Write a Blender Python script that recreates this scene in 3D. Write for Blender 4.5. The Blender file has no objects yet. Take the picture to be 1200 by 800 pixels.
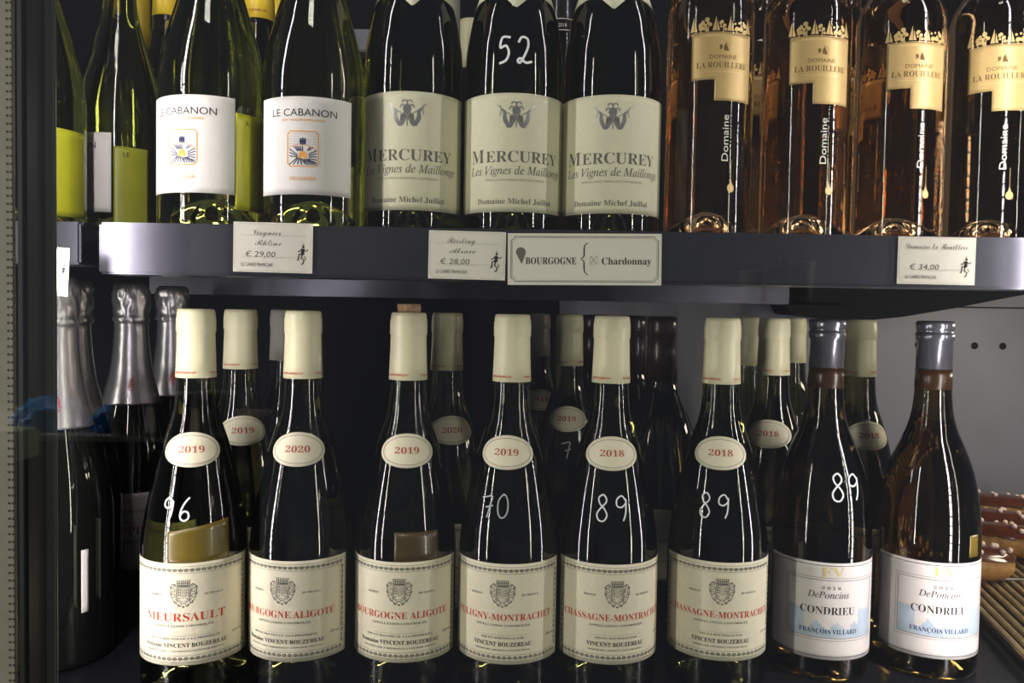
import bpy, bmesh, math, random
from mathutils import Vector, Matrix, noise
random.seed(7)
sc = bpy.context.scene
COL = sc.collection
# ---------------------------------------------------------------- camera
F = 960.0                                   # focal length in pixels of the 1200 px wide frame
cam_d = bpy.data.cameras.new('camera'); cam_d.sensor_width = 36; cam_d.lens = F / 1200 * 36
cam_d.clip_start = 0.02
cam = bpy.data.objects.new('camera', cam_d); COL.objects.link(cam)
CM = Matrix.Rotation(math.radians(90) - math.atan(35 / F), 4, 'X') @ Matrix.Rotation(math.radians(0.97), 4, 'Z')
cam.matrix_world = CM
sc.camera = cam
# ---------------------------------------------------------------- world, exposure
w = bpy.data.worlds.new('room'); sc.world = w; w.use_nodes = True
w.node_tree.nodes['Background'].inputs[0].default_value = (0.80, 0.84, 0.95, 1)
w.node_tree.nodes['Background'].inputs[1].default_value = 0.055
vs = sc.view_settings
vs.view_transform = 'Standard'; vs.look = 'None'; vs.gamma = 1; vs.exposure = 0.78
try: vs.use_curve_mapping = False
except Exception: pass
sc.cycles.caustics_reflective = False; sc.cycles.caustics_refractive = False
LED_L, LED_R = 38.0, 38.0                   # radiance of the diodes in the two door-side LED strips
LED_C = (1.0, 0.93, 0.96)
def area(name, loc, target, size, power, color):
    d = bpy.data.lights.new(name, 'AREA'); d.shape = 'RECTANGLE'; d.size, d.size_y = size; d.energy = power; d.color = color
    o = bpy.data.objects.new(name, d); COL.objects.link(o); o.location = loc
    o.rotation_euler = (Vector(target) - Vector(loc)).to_track_quat('-Z', 'Y').to_euler(); return o
area('room_ceiling_light', (-0.1, -1.0, 2.3), (0, 0.5, -0.1), (0.5, 0.3), 6, (1.0, 0.94, 0.80))

area('fill_light_left', (-1.55, -.62, .15), (0, .6, -.02), (.05, 1.7), 9.5, (1.0, .95, .84))  # added fill, no known lamp; brightens the cards and door post
area('fill_light_right', (1.55, -.62, .15), (0, .6, -.02), (.05, 1.7), 7, (1.0, .95, .80))  # matching added fill from the right
area('pastry_fill_light', (.74, .84, .02), (.52, .93, -.28), (.25, .05), .5, (1.0, .86, .66))  # unseen fill light added to brighten the éclairs

def at(px, py, Y):
    """world point on the plane y = Y behind photograph pixel px, py"""
    v = (CM.to_3x3() @ Vector((px - 600, 400 - py, -F))); return v * (Y / v.y)

# ---------------------------------------------------------------- materials
MATS = {}
def mat(name, col, rough=0.5, metal=0.0, trans=0.0, ior=1.5, emit=0.0, grain=0.0, bump=0.0, scale=60.0, coat=0.0, spec=0.5):
    if name in MATS: return MATS[name]
    m = bpy.data.materials.new(name); m.use_nodes = True; nt = m.node_tree; b = nt.nodes['Principled BSDF']
    b.inputs['Base Color'].default_value = (*col, 1); b.inputs['Roughness'].default_value = rough
    b.inputs['Metallic'].default_value = metal; b.inputs['IOR'].default_value = ior
    b.inputs['Transmission Weight'].default_value = trans; b.inputs['Coat Weight'].default_value = coat
    b.inputs['Specular IOR Level'].default_value = spec
    if emit: b.inputs['Emission Color'].default_value = (*col, 1); b.inputs['Emission Strength'].default_value = emit
    if grain or bump:
        tc = nt.nodes.new('ShaderNodeTexCoord'); n = nt.nodes.new('ShaderNodeTexNoise')
        n.inputs['Scale'].default_value = scale; n.inputs['Detail'].default_value = 4
        nt.links.new(tc.outputs['Object'], n.inputs['Vector'])
        if grain:
            r = nt.nodes.new('ShaderNodeMapRange'); r.inputs['From Min'].default_value = .3; r.inputs['From Max'].default_value = .7
            r.inputs['To Min'].default_value = 1 - grain; r.inputs['To Max'].default_value = 1 + grain * .4
            mx = nt.nodes.new('ShaderNodeVectorMath'); mx.operation = 'SCALE'; mx.inputs[0].default_value = col
            nt.links.new(n.outputs['Fac'], r.inputs['Value']); nt.links.new(r.outputs[0], mx.inputs['Scale'])
            nt.links.new(mx.outputs[0], b.inputs['Base Color'])
        if bump:
            bp = nt.nodes.new('ShaderNodeBump'); bp.inputs['Strength'].default_value = bump; bp.inputs['Distance'].default_value = .001
            nt.links.new(n.outputs['Fac'], bp.inputs['Height']); nt.links.new(bp.outputs[0], b.inputs['Normal'])
    MATS[name] = m; return m
M = dict(
    dark_glass=mat('dark olive bottle glass', (0.12, 0.125, 0.035), 0.035, trans=1.0),
    olive_glass=mat('olive green bottle glass', (0.50, 0.54, 0.10), 0.03, trans=1.0),
    brown_glass=mat('brown tinted bottle glass', (0.17, 0.11, 0.028), 0.035, trans=1.0),
    rose_glass=mat('rose wine in clear glass', (0.98, 0.60, 0.29), 0.02, trans=1.0, ior=1.4),
    black_glass=mat('near black champagne glass', (0.006, 0.007, 0.006), 0.03),
    cream=mat('cream label paper', (0.80, 0.74, 0.56), 0.62, grain=.05, scale=300),
    green_cream=mat('greenish cream label paper', (0.69, 0.665, 0.48), 0.6, grain=.05, scale=300),
    white=mat('white label paper', (0.84, 0.81, 0.77), 0.6, grain=.03, scale=300),
    pink_white=mat('pinkish white label paper', (0.80, 0.74, 0.72), 0.6, grain=.03, scale=300),
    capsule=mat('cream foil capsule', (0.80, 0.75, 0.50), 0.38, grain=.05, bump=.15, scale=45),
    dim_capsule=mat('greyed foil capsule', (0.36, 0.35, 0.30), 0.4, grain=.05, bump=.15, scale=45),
    yellow_capsule=mat('yellow foil capsule', (0.80, 0.56, 0.03), 0.35, grain=.06, scale=60),
    black_capsule=mat('black foil capsule', (0.012, 0.012, 0.016), 0.25, coat=.5),
    purple_capsule=mat('dark plum foil capsule', (0.035, 0.016, 0.02), 0.3, coat=.4),
    grey_capsule=mat('dark grey shiny capsule', (0.24, 0.24, 0.28), 0.22, metal=.75, bump=.1, scale=50),
    silver_foil=mat('crinkled grey foil', (0.42, 0.40, 0.43), 0.3, metal=.8, bump=.4, scale=90),
    cork=mat('cork', (0.50, 0.30, 0.16), 0.85, grain=.5, bump=.6, scale=400),
    amber=mat('amber cork seen in the neck', (0.045, 0.020, 0.006), 0.25, grain=.3, scale=120),
    back_label=mat('yellow green back label', (0.70, 0.70, 0.03), 0.35, grain=.08, scale=40, coat=.5),
    back_amber=mat('ochre back label', (0.15, 0.105, 0.012), 0.35, grain=.2, scale=30, coat=.3),
    back_dim=mat('brown back label', (0.07, 0.045, 0.01), 0.35, grain=.2, scale=40, coat=.5),
    back_olive=mat('olive back label', (0.36, 0.37, 0.025), 0.35, grain=.12, scale=40, coat=.4),
    gold=mat('gold printed label', (0.60, 0.42, 0.17), 0.42, metal=.25, grain=.05, scale=200),
    ink=mat('black ink', (0.045, 0.045, 0.045), .8, spec=.08), grey_ink=mat('grey ink', (0.16, 0.15, 0.13), .8, spec=.08),
    faint_ink=mat('faint grey ink', (0.42, 0.38, 0.30), .8, spec=.08), red_ink=mat('red ink', (0.62, 0.065, 0.035), .8, spec=.08),
    red_dark=mat('dull red ink', (0.45, 0.08, 0.05), .8, spec=.08), orange_ink=mat('orange ink', (0.90, 0.42, 0.10), .8, spec=.08),
    gold_ink=mat('gold ink', (0.78, 0.62, 0.25), 0.4), navy=mat('navy ink', (0.05, 0.055, 0.13), .8, spec=.08),
    silver_ink=mat('silver foil print', (0.42, 0.42, 0.45), 0.3, metal=.7), brown_ink=mat('brown ink', (0.16, 0.10, 0.04), .8, spec=.08),
    chalk=mat('white paint marker', (0.88, 0.90, 0.92), 0.7), faint_chalk=mat('rubbed white marker', (0.42, 0.44, 0.47), 0.8),
    blue_wash=mat('pale blue watercolour print', (0.52, 0.62, 0.74), 0.6, grain=.18, scale=70),
    card=mat('ivory price card', (0.78, 0.74, 0.64), 0.55, grain=.03, scale=200),
    shelf=mat('dark satin steel shelf', (0.125, 0.125, 0.155), 0.30, metal=.92, grain=.1, scale=25),
    shelf_top=mat('dark shelf deck', (0.012, 0.013, 0.017), 0.3, grain=.2, scale=12),
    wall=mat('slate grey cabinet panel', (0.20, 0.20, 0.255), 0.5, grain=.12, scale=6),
    wall_shaded=mat('cabinet panel in shade', (0.006, 0.006, 0.009), 0.8, grain=.2, scale=6, spec=.15),  # same wall as the slate panel, its shade put into the colour
    hole=mat('dark hole', (0.004, 0.004, 0.004), 0.9),
    post=mat('brushed grey door post', (0.10, 0.108, 0.102), 0.45, metal=.1, grain=.2, scale=10),
    rubber=mat('black door gasket', (0.012, 0.013, 0.013), 0.5, grain=.2, scale=40),
    strip=mat('beige perforated strip', (0.42, 0.38, 0.30), 0.6, grain=.1, scale=80),
    dots=mat('dark perforation', (0.09, 0.08, 0.065), 0.8),
    choc=mat('chocolate glaze', (0.115, 0.032, 0.012), 0.16, grain=.3, scale=60, coat=.6),
    choux=mat('baked choux pastry', (0.58, 0.30, 0.095), 0.6, grain=.35, bump=.6, scale=90),
    pearl=mat('sugar pearl', (0.90, 0.68, 0.60), 0.3),
    cane=mat('pale cane slat', (0.42, 0.31, 0.16), 0.5, grain=.4, bump=.3, scale=70),
    wire=mat('steel wire', (0.35, 0.33, 0.30), 0.3, metal=.8),
)
M['led'] = bpy.data.materials.new('led diode'); M['led'].use_nodes = True
_b = M['led'].node_tree.nodes['Principled BSDF']; _b.inputs['Emission Color'].default_value = (*LED_C, 1); _b.inputs['Emission Strength'].default_value = LED_L

# ---------------------------------------------------------------- builders
def tag(o, label=None, cat=None, group=None, kind=None):
    if label: o['label'] = label
    if cat: o['category'] = cat
    if group: o['group'] = group
    if kind: o['kind'] = kind
    return o
def empty(name, loc, label, cat, group=None):
    o = bpy.data.objects.new(name, None); COL.objects.link(o); o.location = loc; o.empty_display_size = .01
    return tag(o, label, cat, group)
def mesh(name, V, Fc, m, parent=None, smooth=False):
    me = bpy.data.meshes.new(name); me.from_pydata([tuple(v) for v in V], [], Fc); me.update()
    if m: me.materials.append(m)
    if smooth: me.polygons.foreach_set('use_smooth', [True] * len(me.polygons))
    o = bpy.data.objects.new(name, me); COL.objects.link(o)
    if parent: o.parent = parent
    return o
def box(name, lo, hi, m, parent=None, bev=0.0):
    bm = bmesh.new(); bmesh.ops.create_cube(bm, size=1)
    for v in bm.verts: v.co = Vector([lo[i] + (v.co[i] + .5) * (hi[i] - lo[i]) for i in range(3)])
    if bev: bmesh.ops.bevel(bm, geom=list(bm.edges), offset=bev, segments=2, affect='EDGES', clamp_overlap=True)
    me = bpy.data.meshes.new(name); bm.to_mesh(me); bm.free(); me.materials.append(m)
    o = bpy.data.objects.new(name, me); COL.objects.link(o)
    if parent: o.parent = parent
    return o
def smooth_profile(P, step=4.0):
    out = []
    n = len(P)
    for i in range(n - 1):
        p0 = P[max(i - 1, 0)]; p1 = P[i]; p2 = P[i + 1]; p3 = P[min(i + 2, n - 1)]
        k = max(1, int(math.hypot(p2[0] - p1[0], p2[1] - p1[1]) / step))
        for j in range(k):
            t = j / k
            if k == 1: out.append(p1); continue
            q = []
            for a in (0, 1):
                d1 = (p2[a] - p0[a]) / 2; d2 = (p3[a] - p1[a]) / 2
                # limit the tangents so that the curve does not overshoot
                s = p2[a] - p1[a]
                lim = abs(s) * 1.5
                d1 = max(-lim, min(lim, d1)); d2 = max(-lim, min(lim, d2))
                q.append((2*t**3-3*t**2+1)*p1[a] + (t**3-2*t**2+t)*d1 + (-2*t**3+3*t**2)*p2[a] + (t**3-t**2)*d2)
            out.append(tuple(q))
    out.append(P[-1]); return out
def lathe(name, P, m, parent, seg=56, jit=None):
    """P: (height mm, radius mm); closes on the axis at both ends"""
    V = []; Fc = []
    for h, r in P:
        for k in range(seg):
            a = 2 * math.pi * k / seg; rr = r
            if jit: rr += jit(h, a)
            V.append((rr * math.sin(a) / 1000, -rr * math.cos(a) / 1000, h / 1000))
    for i in range(len(P) - 1):
        for k in range(seg):
            a, b = i * seg + k, i * seg + (k + 1) % seg
            Fc.append((a, b, b + seg, a + seg))
    for i, row in ((0, 0), (len(P) - 1, (len(P) - 1) * seg)):
        c = len(V); V.append((0, 0, P[i][0] / 1000))
        for k in range(seg):
            f = (row + (k + 1) % seg, row + k, c)
            Fc.append(f if i == 0 else f[::-1])
    o = mesh(name, V, Fc, m, parent, True)
    return o
PROF = {   # outer glass, height / radius in mm
    'burgundy': [(6, 40.6), (100, 40.6), (112, 40.3), (125, 39.2), (139, 37), (155, 33.8), (172, 30), (185, 26.8), (197, 23.2), (213, 17.8), (225, 15.6), (240, 14.6), (262, 14.0), (280, 13.7), (296, 13.4)],
    'full': [(6, 40.3), (120, 40.3), (135, 39.8), (150, 38.9), (162, 37), (175, 34.6), (187, 31.2), (200, 26.6), (213, 21), (225, 17), (240, 15), (262, 14.2), (280, 13.7), (296, 13.4)],
    'olive': [(6, 40.5), (112, 40.5), (126, 39.4), (140, 37), (152, 34.2), (163, 31), (175, 27.6), (187, 24), (200, 20.4), (215, 17), (230, 15.2), (250, 14.3), (280, 13.7), (300, 13.4)],
    'slope': [(6, 40.8), (112, 40.8), (125, 40.2), (147, 38), (169, 33.5), (180, 29.8), (191, 25.6), (202, 20.8), (213, 17.6), (225, 15.6), (240, 14.5), (262, 13.9), (280, 13.6), (296, 13.4)],
    'rose': [(5, 35), (184, 35), (192, 34.3), (199, 32.2), (206, 28.5), (213, 24), (221, 19), (231, 15.8), (240, 14.6), (280, 13.9), (315, 13.6)],
    'champagne': [(6, 44), (110, 44), (130, 43.4), (150, 40.8), (170, 36.5), (190, 30.5), (210, 24.6), (230, 20), (255, 17), (285, 15.4), (310, 14)],
}
def radius(kind, h):
    P = PROF[kind]
    for a, b in zip(P, P[1:]):
        if a[0] <= h <= b[0]: return a[1] + (b[1] - a[1]) * (h - a[0]) / (b[0] - a[0])
    return P[0][1] if h < P[0][0] else P[-1][1]
DENSE = {k: smooth_profile(v) for k, v in PROF.items()}
def rad(kind, h):
    P = DENSE[kind]
    for a, b in zip(P, P[1:]):
        if a[0] <= h <= b[0] and b[0] > a[0]: return a[1] + (b[1] - a[1]) * (h - a[0]) / (b[0] - a[0])
    return P[0][1] if h < P[0][0] else P[-1][1]
def body(kind, m, parent):
    r = PROF[kind][0][1]
    foot = [(24, 1.5), (23, 7), (19, 14), (12, 21), (5, 27), (1, r - 7), (0, r - 4.5), (.6, r - 2), (2.6, r - .5)]
    return lathe('glass_body', foot + DENSE[kind], m, parent)

# ---- surfaces: wrap(u, v, off) -> local point in metres; u along the arc and v up, both in mm
class Wrap:
    def __init__(s, kind, phi0, vref=None):
        s.kind, s.phi0 = kind, phi0; s.R = rad(kind, vref) if vref else None
    def __call__(s, u, v, off):
        R = rad(s.kind, v); ph = s.phi0 + u / (s.R or R); r = (R + off) / 1000
        return Vector((r * math.sin(ph), -r * math.cos(ph), v / 1000))
class Flat:
    def __init__(s, mtx=None): s.m = mtx or Matrix()
    def __call__(s, u, v, off): return s.m @ Vector((u / 1000, -off / 1000, v / 1000))

_txt = {}
HOLES = {0x1d455: 0x210e}
BASES = {'sb': (0x1d400, 0x1d41a, 0x1d7ce), 'si': (0x1d434, 0x1d44e, None), 'script': (0x1d4d0, 0x1d4ea, None), 'sans': (None, None, None)}
ACC = {'É': 'E', 'é': 'e', 'Ô': 'O', 'Ç': 'C', 'ç': 'c'}
def conv(s, mode):
    A, a, d = BASES[mode]; o = ''
    for c in s:
        if mode != 'sans': c = ACC.get(c, c)
        if A and 'A' <= c <= 'Z': k = A + ord(c) - 65
        elif a and 'a' <= c <= 'z': k = a + ord(c) - 97
        elif d and '0' <= c <= '9': k = d + ord(c) - 48
        else: o += c; continue
        o += chr(HOLES.get(k, k))
    return o
def raw_text(s, mode, thin, res):
    thin = min(thin, .06); key = (s, mode, thin, res)
    if key in _txt: return _txt[key]
    c = bpy.data.curves.new('t', 'FONT'); c.body = conv(s, mode); c.size = 10; c.offset = -thin; c.resolution_u = res
    c.align_x = 'LEFT'
    o = bpy.data.objects.new('t', c); me = o.to_mesh()
    V = [(v.co.x, v.co.y) for v in me.vertices]; Fc = [tuple(p.vertices) for p in me.polygons]
    o.to_mesh_clear(); bpy.data.objects.remove(o); bpy.data.curves.remove(c)
    _txt[key] = (V, Fc); return V, Fc
CAP = {'sb': 6.9, 'si': 6.9, 'script': 7.2, 'sans': 7.0}

class Print:
    """flat ink shapes collected in label coordinates (mm), one mesh per ink"""
    def __init__(s): s.L = {}
    def add(s, ink, V, Fc):
        l = s.L.setdefault(ink, ([], [])); n = len(l[0]); l[0].extend(V); l[1].extend([tuple(i + n for i in f) for f in Fc])
    def text(s, ink, body_, mode, u, v, cap, width=None, align='c', rot=0, thin=0.0, res=2, slant=0.0):
        V, Fc = raw_text(body_, mode, thin, res)
        if not V: return
        k = cap / CAP[mode]; x0 = min(p[0] for p in V); x1 = max(p[0] for p in V)
        kx = (width / (x1 - x0)) if width else k
        ax = {'c': (x0 + x1) / 2, 'l': x0, 'r': x1}[align]
        P = [((x - ax) * kx + slant * y * k, y * k) for x, y in V]
        Fc = list(Fc)
        if mode != 'sans':
            for i, ch in enumerate(body_):
                if ch in ACC:
                    pv, _ = raw_text(body_[:i + 1], mode, thin, res); qx = max(p[0] for p in pv)
                    qv, _ = raw_text(ACC[ch], mode, thin, res); wd = max(p[0] for p in qv) - min(p[0] for p in qv)
                    cx = (qx - wd / 2 - ax) * kx; n = len(P)
                    if ch in 'Çç': P += [(cx, -.3 * k), (cx + .9 * k, -1.2 * k), (cx - .6 * k, -1.9 * k)]; Fc.append((n, n + 1, n + 2))
                    else:
                        h = (7.5 if ch in 'ÉÔ' else 5.4) * k
                        P += [(cx - .7 * k, h), (cx + .6 * k, h + 1.6 * k), (cx + 1.5 * k, h + 1.6 * k)]; Fc.append((n, n + 1, n + 2))
        c, sn = math.cos(rot), math.sin(rot)
        s.add(ink, [(u + x * c - y * sn, v + x * sn + y * c) for x, y in P], Fc)
    def stroke(s, ink, pts, wd=.3, closed=False, mx=4.0):
        P = []
        pts = list(pts) + ([pts[0]] if closed else [])
        for a, b in zip(pts, pts[1:]):
            n = max(1, int(math.hypot(b[0] - a[0], b[1] - a[1]) / mx))
            P += [(a[0] + (b[0] - a[0]) * i / n, a[1] + (b[1] - a[1]) * i / n) for i in range(n)]
        P.append(pts[-1]); V = []; Fc = []
        for i, p in enumerate(P):
            a = P[max(i - 1, 0)]; b = P[min(i + 1, len(P) - 1)]
            dx, dy = b[0] - a[0], b[1] - a[1]; l = math.hypot(dx, dy) or 1
            ww = wd(i / (len(P) - 1)) if callable(wd) else wd
            nx, ny = -dy / l * ww / 2, dx / l * ww / 2
            V += [(p[0] + nx, p[1] + ny), (p[0] - nx, p[1] - ny)]
            if i: k = 2 * i; Fc.append((k - 2, k - 1, k + 1, k))
        s.add(ink, V, Fc)
    def poly(s, ink, pts): s.add(ink, list(pts), [tuple(range(len(pts)))])
    def rect(s, ink, u0, v0, u1, v1, mx=3.0):
        n = max(1, int((u1 - u0) / mx)); V = []; Fc = []
        for i in range(n + 1):
            x = u0 + (u1 - u0) * i / n; V += [(x, v0), (x, v1)]
            if i: k = 2 * i; Fc.append((k - 2, k, k + 1, k - 1))
        s.add(ink, V, Fc)
    def arc(s, ink, cx, cy, rx, ry, a0, a1, wd=.3, n=12):
        s.stroke(ink, [(cx + rx * math.cos(math.radians(a0 + (a1 - a0) * i / n)), cy + ry * math.sin(math.radians(a0 + (a1 - a0) * i / n))) for i in range(n + 1)], wd)
    def dot(s, ink, cx, cy, r, n=8, ry=None): s.poly(ink, [(cx + r * math.cos(2 * math.pi * i / n), cy + (ry or r) * math.sin(2 * math.pi * i / n)) for i in range(n)])
    def build(s, W, parent, off=.35, names=None):
        for j, (ink, (V, Fc)) in enumerate(s.L.items()):
            nm = (names or {}).get(ink, 'printed_lettering')
            mesh(nm, [W(u, v, off + .02 * j) for u, v in V], Fc, M[ink], parent)
def spl(pts, n=6):
    out = []
    for i in range(len(pts) - 1):
        p = [pts[max(i - 1, 0)], pts[i], pts[i + 1], pts[min(i + 2, len(pts) - 1)]]
        for j in range(n):
            t = j / n
            out.append(tuple(.5 * ((2 * p[1][a]) + (-p[0][a] + p[2][a]) * t + (2 * p[0][a] - 5 * p[1][a] + 4 * p[2][a] - p[3][a]) * t * t + (-p[0][a] + 3 * p[1][a] - 3 * p[2][a] + p[3][a]) * t ** 3) for a in (0, 1)))
    out.append(pts[-1]); return out
def patch(name, W, u0, u1, v0, v1, m, parent, off=.22, top=None, bot=None, du=2.0, dv=5.0, keep=None):
    """a sheet of paper wrapped on the bottle, with a thin edge"""
    nu = max(2, int((u1 - u0) / du)); nv = max(1, int((v1 - v0) / dv)); V = []; Fc = []
    for j in range(nv + 1):
        for i in range(nu + 1):
            u = u0 + (u1 - u0) * i / nu
            a = bot(u) if bot else v0; b = top(u) if top else v1
            V.append(W(u, a + (b - a) * j / nv, off))
    for j in range(nv):
        for i in range(nu):
            if keep and not keep((u0 + (u1 - u0) * (i + .5) / nu), (v0 + (v1 - v0) * (j + .5) / nv)): continue
            a = j * (nu + 1) + i; Fc.append((a, a + 1, a + nu + 2, a + nu + 1))
    o = mesh(name, V, Fc, m, parent, True)
    sd = o.modifiers.new('paper thickness', 'SOLIDIFY'); sd.thickness = .00015; sd.offset = -1
    return o
def oval(W, cu, cv, ru, rv, m, parent, off=.3):
    V = [W(cu, cv, off)]; Fc = []; n = 40; rings = 6
    for j in range(1, rings + 1):
        for i in range(n):
            a = 2 * math.pi * i / n; V.append(W(cu + ru * j / rings * math.cos(a), cv + rv * j / rings * math.sin(a), off))
    for i in range(n):
        Fc.append((0, 1 + i, 1 + (i + 1) % n))
        for j in range(rings - 1):
            a = 1 + j * n + i; b = 1 + j * n + (i + 1) % n; Fc.append((a, a + n, b + n, b))
    o = mesh('vintage_label', V, Fc, m, parent, True)
    sd = o.modifiers.new('paper thickness', 'SOLIDIFY'); sd.thickness = .00015; sd.offset = -1
    return o

# ---- artwork
def crest(p, cx, cy, ink='grey_ink', k=1.0):
    f = lambda x, y: (cx + x * k, cy + y * k)
    for w_, q in ((.55, 1.0), (.3, .82)):
        p.stroke(ink, spl([f(-4.6*q, 5*q), f(-5*q, 0), f(-4.2*q, -4.6*q), f(0, -7.4*q), f(4.2*q, -4.6*q), f(5*q, 0), f(4.6*q, 5*q), f(-4.6*q, 5*q)]), w_)
    for i in range(-3, 4): p.stroke(ink, [f(i * 1.15, 3.8), f(i * 1.15 + .3, -4 + abs(i))], .32)
    for j in range(4): p.stroke(ink, [f(-3.8, 3 - j * 2.1), f(3.8, 2.4 - j * 2.1)], .4)
    for sx in (-1, 1):
        for (x, y, r, a0) in ((6.6, 6, 1.8, 0), (7.6, 2.3, 2.1, 60), (7.2, -2, 2.0, 20), (6.0, -6, 1.9, 90), (3.0, -8.6, 1.6, 140), (9.0, 5, 1.2, 200), (9.0, -.2, 1.1, 0)):
            p.stroke(ink, [f(sx * (x + r * (1 - t / 12) * math.cos(math.radians(a0 + t * 38))), y + r * (1 - t / 12) * math.sin(math.radians(a0 + t * 38))) for t in range(11)], .5)
        p.stroke(ink, spl([f(sx * 4.8, 6.4), f(sx * 8.4, 6.5), f(sx * 9.4, 1), f(sx * 7.4, -5), f(sx * 2, -9.8)]), .45)
    for i in range(-3, 4): p.stroke(ink, [f(i * 1.3, 6), f(i * 1.5, 9.4)], .7); p.dot(ink, *f(i * 1.55, 9.9), .5 * k)
    p.stroke(ink, [f(-4.6, 6), f(4.6, 6)], .8); p.stroke(ink, [f(-4.8, 8), f(4.8, 8)], .4); p.dot(ink, *f(0, -10), .8 * k)
def ornament_border(p, u0, v0, u1, v1, ink='ink', wd=5.0, step=4.1):
    for q in (0, wd):
        p.stroke('grey_ink', [(u0 + q, v0 + q), (u1 - q, v0 + q), (u1 - q, v1 - q), (u0 + q, v1 - q)], .25, closed=True, mx=3)
    def run(a, b, n):
        for i in range(n):
            t = (i + .5) / n; x = a[0] + (b[0] - a[0]) * t; y = a[1] + (b[1] - a[1]) * t
            dx, dy = (b[0] - a[0]), (b[1] - a[1]); l = math.hypot(dx, dy); dx /= l; dy /= l
            g = lambda s_, t_: (x + dx * s_ - dy * t_, y + dy * s_ + dx * t_)
            p.stroke(ink, [g(-1.5, .6), g(-.8, -1.0), g(.8, -1.0), g(1.5, .6)], .72)
            p.poly(ink, [g(-.7, .35), g(0, -.35), g(.7, .35), g(0, 1.35)])
    h = wd / 2
    run((u0 + h, v1 - h), (u1 - h, v1 - h), int((u1 - u0 - wd) / step)); run((u1 - h, v0 + h), (u0 + h, v0 + h), int((u1 - u0 - wd) / step))
    run((u0 + h, v0 + wd), (u0 + h, v1 - wd), int((v1 - v0 - 2 * wd) / step)); run((u1 - h, v1 - wd), (u1 - h, v0 + wd), int((v1 - v0 - 2 * wd) / step))
def burgundy_art(name, width, domaine=True, cap=5.4):
    p = Print(); ornament_border(p, -52.5, 30, 52.5, 103)
    crest(p, 0, 82.5)
    p.text('grey_ink', 'PRODUIT', 'sb', -21.5, 80.5, 1.5, 10); p.text('grey_ink', 'DE FRANCE', 'sb', 22, 80.5, 1.5, 14)
    p.text('red_ink', name, 'sb', 0, 61.5, cap, width, thin=.12, res=3)
    p.text('grey_ink', 'APPELLATION CONTRÔLÉE', 'sb', 0, 57, 1.6, 44)
    p.text('grey_ink', 'MIS EN BOUTEILLE A LA PROPRIÉTÉ' if domaine else 'MIS EN BOUTEILLE PAR', 'sb', 0, 47.3, 1.5, 54 if domaine else 34)
    p.stroke('faint_ink', [(-20, 50.2), (20, 50.2)], .2)
    if domaine: p.text('ink', 'Domaine VINCENT BOUZEREAU', 'sb', 0, 41.5, 3.1, 66)
    else: p.text('ink', 'VINCENT BOUZEREAU', 'sb', 0, 41.5, 3.3, 47)
    p.text('grey_ink', 'PROPRIÉTAIRE A MEURSAULT, COTE-D\'OR, FRANCE', 'sb', 0, 38, 1.2, 60 if domaine else 44)
    p.text('ink', '13% vol', 'sb', 42, 46, 1.8, 9)
    return p
def vintage_art(year, ru=20, rv=12.6, cv=110):
    p = Print(); p.stroke('grey_ink', [((ru - 2.6) * math.cos(2 * math.pi * i / 40), cv + (rv - 2.4) * math.sin(2 * math.pi * i / 40)) for i in range(40)], .35, closed=True)
    if year: p.text('red_dark', year, 'sb', 0, cv - 2.2, 4.8, 19, thin=.12)
    return p
def domaine_art():      # silver animal emblem, cream green label
    p = Print(); c = 91
    S = 'silver_ink'; k = .92
    g = lambda x, y: (x * k, c + y * k)
    for sx in (-1, 1):
        p.stroke(S, spl([g(sx * 13, 6), g(sx * 10, 3), g(sx * 9.5, -3), g(sx * 6, -8.5), g(sx * 2.6, -5), g(0, 1.5)]), lambda t: .6 + 2.6 * math.sin(t * 3.14))
        p.stroke(S, spl([g(sx * 17, 9.5), g(sx * 9, 3.4), g(-sx * 3, -4.5), g(-sx * 8, -10)]), .55)
        p.stroke(S, spl([g(sx * 14, 9), g(sx * 13, 4), g(sx * 14, 0)]), .7)
        p.stroke(S, spl([g(sx * 1, 4), g(sx * 4, 8), g(sx * 6, 5.4)]), .9)
        p.poly('grey_ink', [g(sx * 1.2, -4.6), g(sx * 5.8, -6), g(sx * 5.6, -.6), g(sx * 2, 1.6)])
    p.poly(S, [g(-3, 2), g(-3.6, 5), g(-1.5, 8.2), g(1.5, 8.2), g(3.6, 5), g(3, 2), g(0, .2)])
    p.stroke(S, [g(0, 8), g(0, 11)], 1.1); p.stroke(S, spl([g(0, 10.8), g(-3, 11.6), g(-4.2, 9.6)]), .8); p.stroke(S, spl([g(0, 10.8), g(3, 11.6), g(4.2, 9.6)]), .8)
    p.stroke('grey_ink', [g(0, -3), g(0, -10)], .6)
    p.text('grey_ink', 'M', 'sb', -32.5, 55.5, 10.4, 13, thin=.24, res=4)
    p.text('grey_ink', 'ERCUREY', 'sb', 7, 55.5, 8.6, 62, thin=.26, res=4)
    p.text('grey_ink', 'Les Vignes de Maillonge', 'si', 1.5, 46, 6.4, 83, res=3)
    p.text('faint_ink', 'APPELLATION MERCUREY CONTRÔLÉE', 'sb', 0, 41, 1.5, 50)
    p.text('grey_ink', 'Domaine Michel Juillot', 'sb', 0, 23.2, 4.4, 63, thin=.14)
    return p
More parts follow.
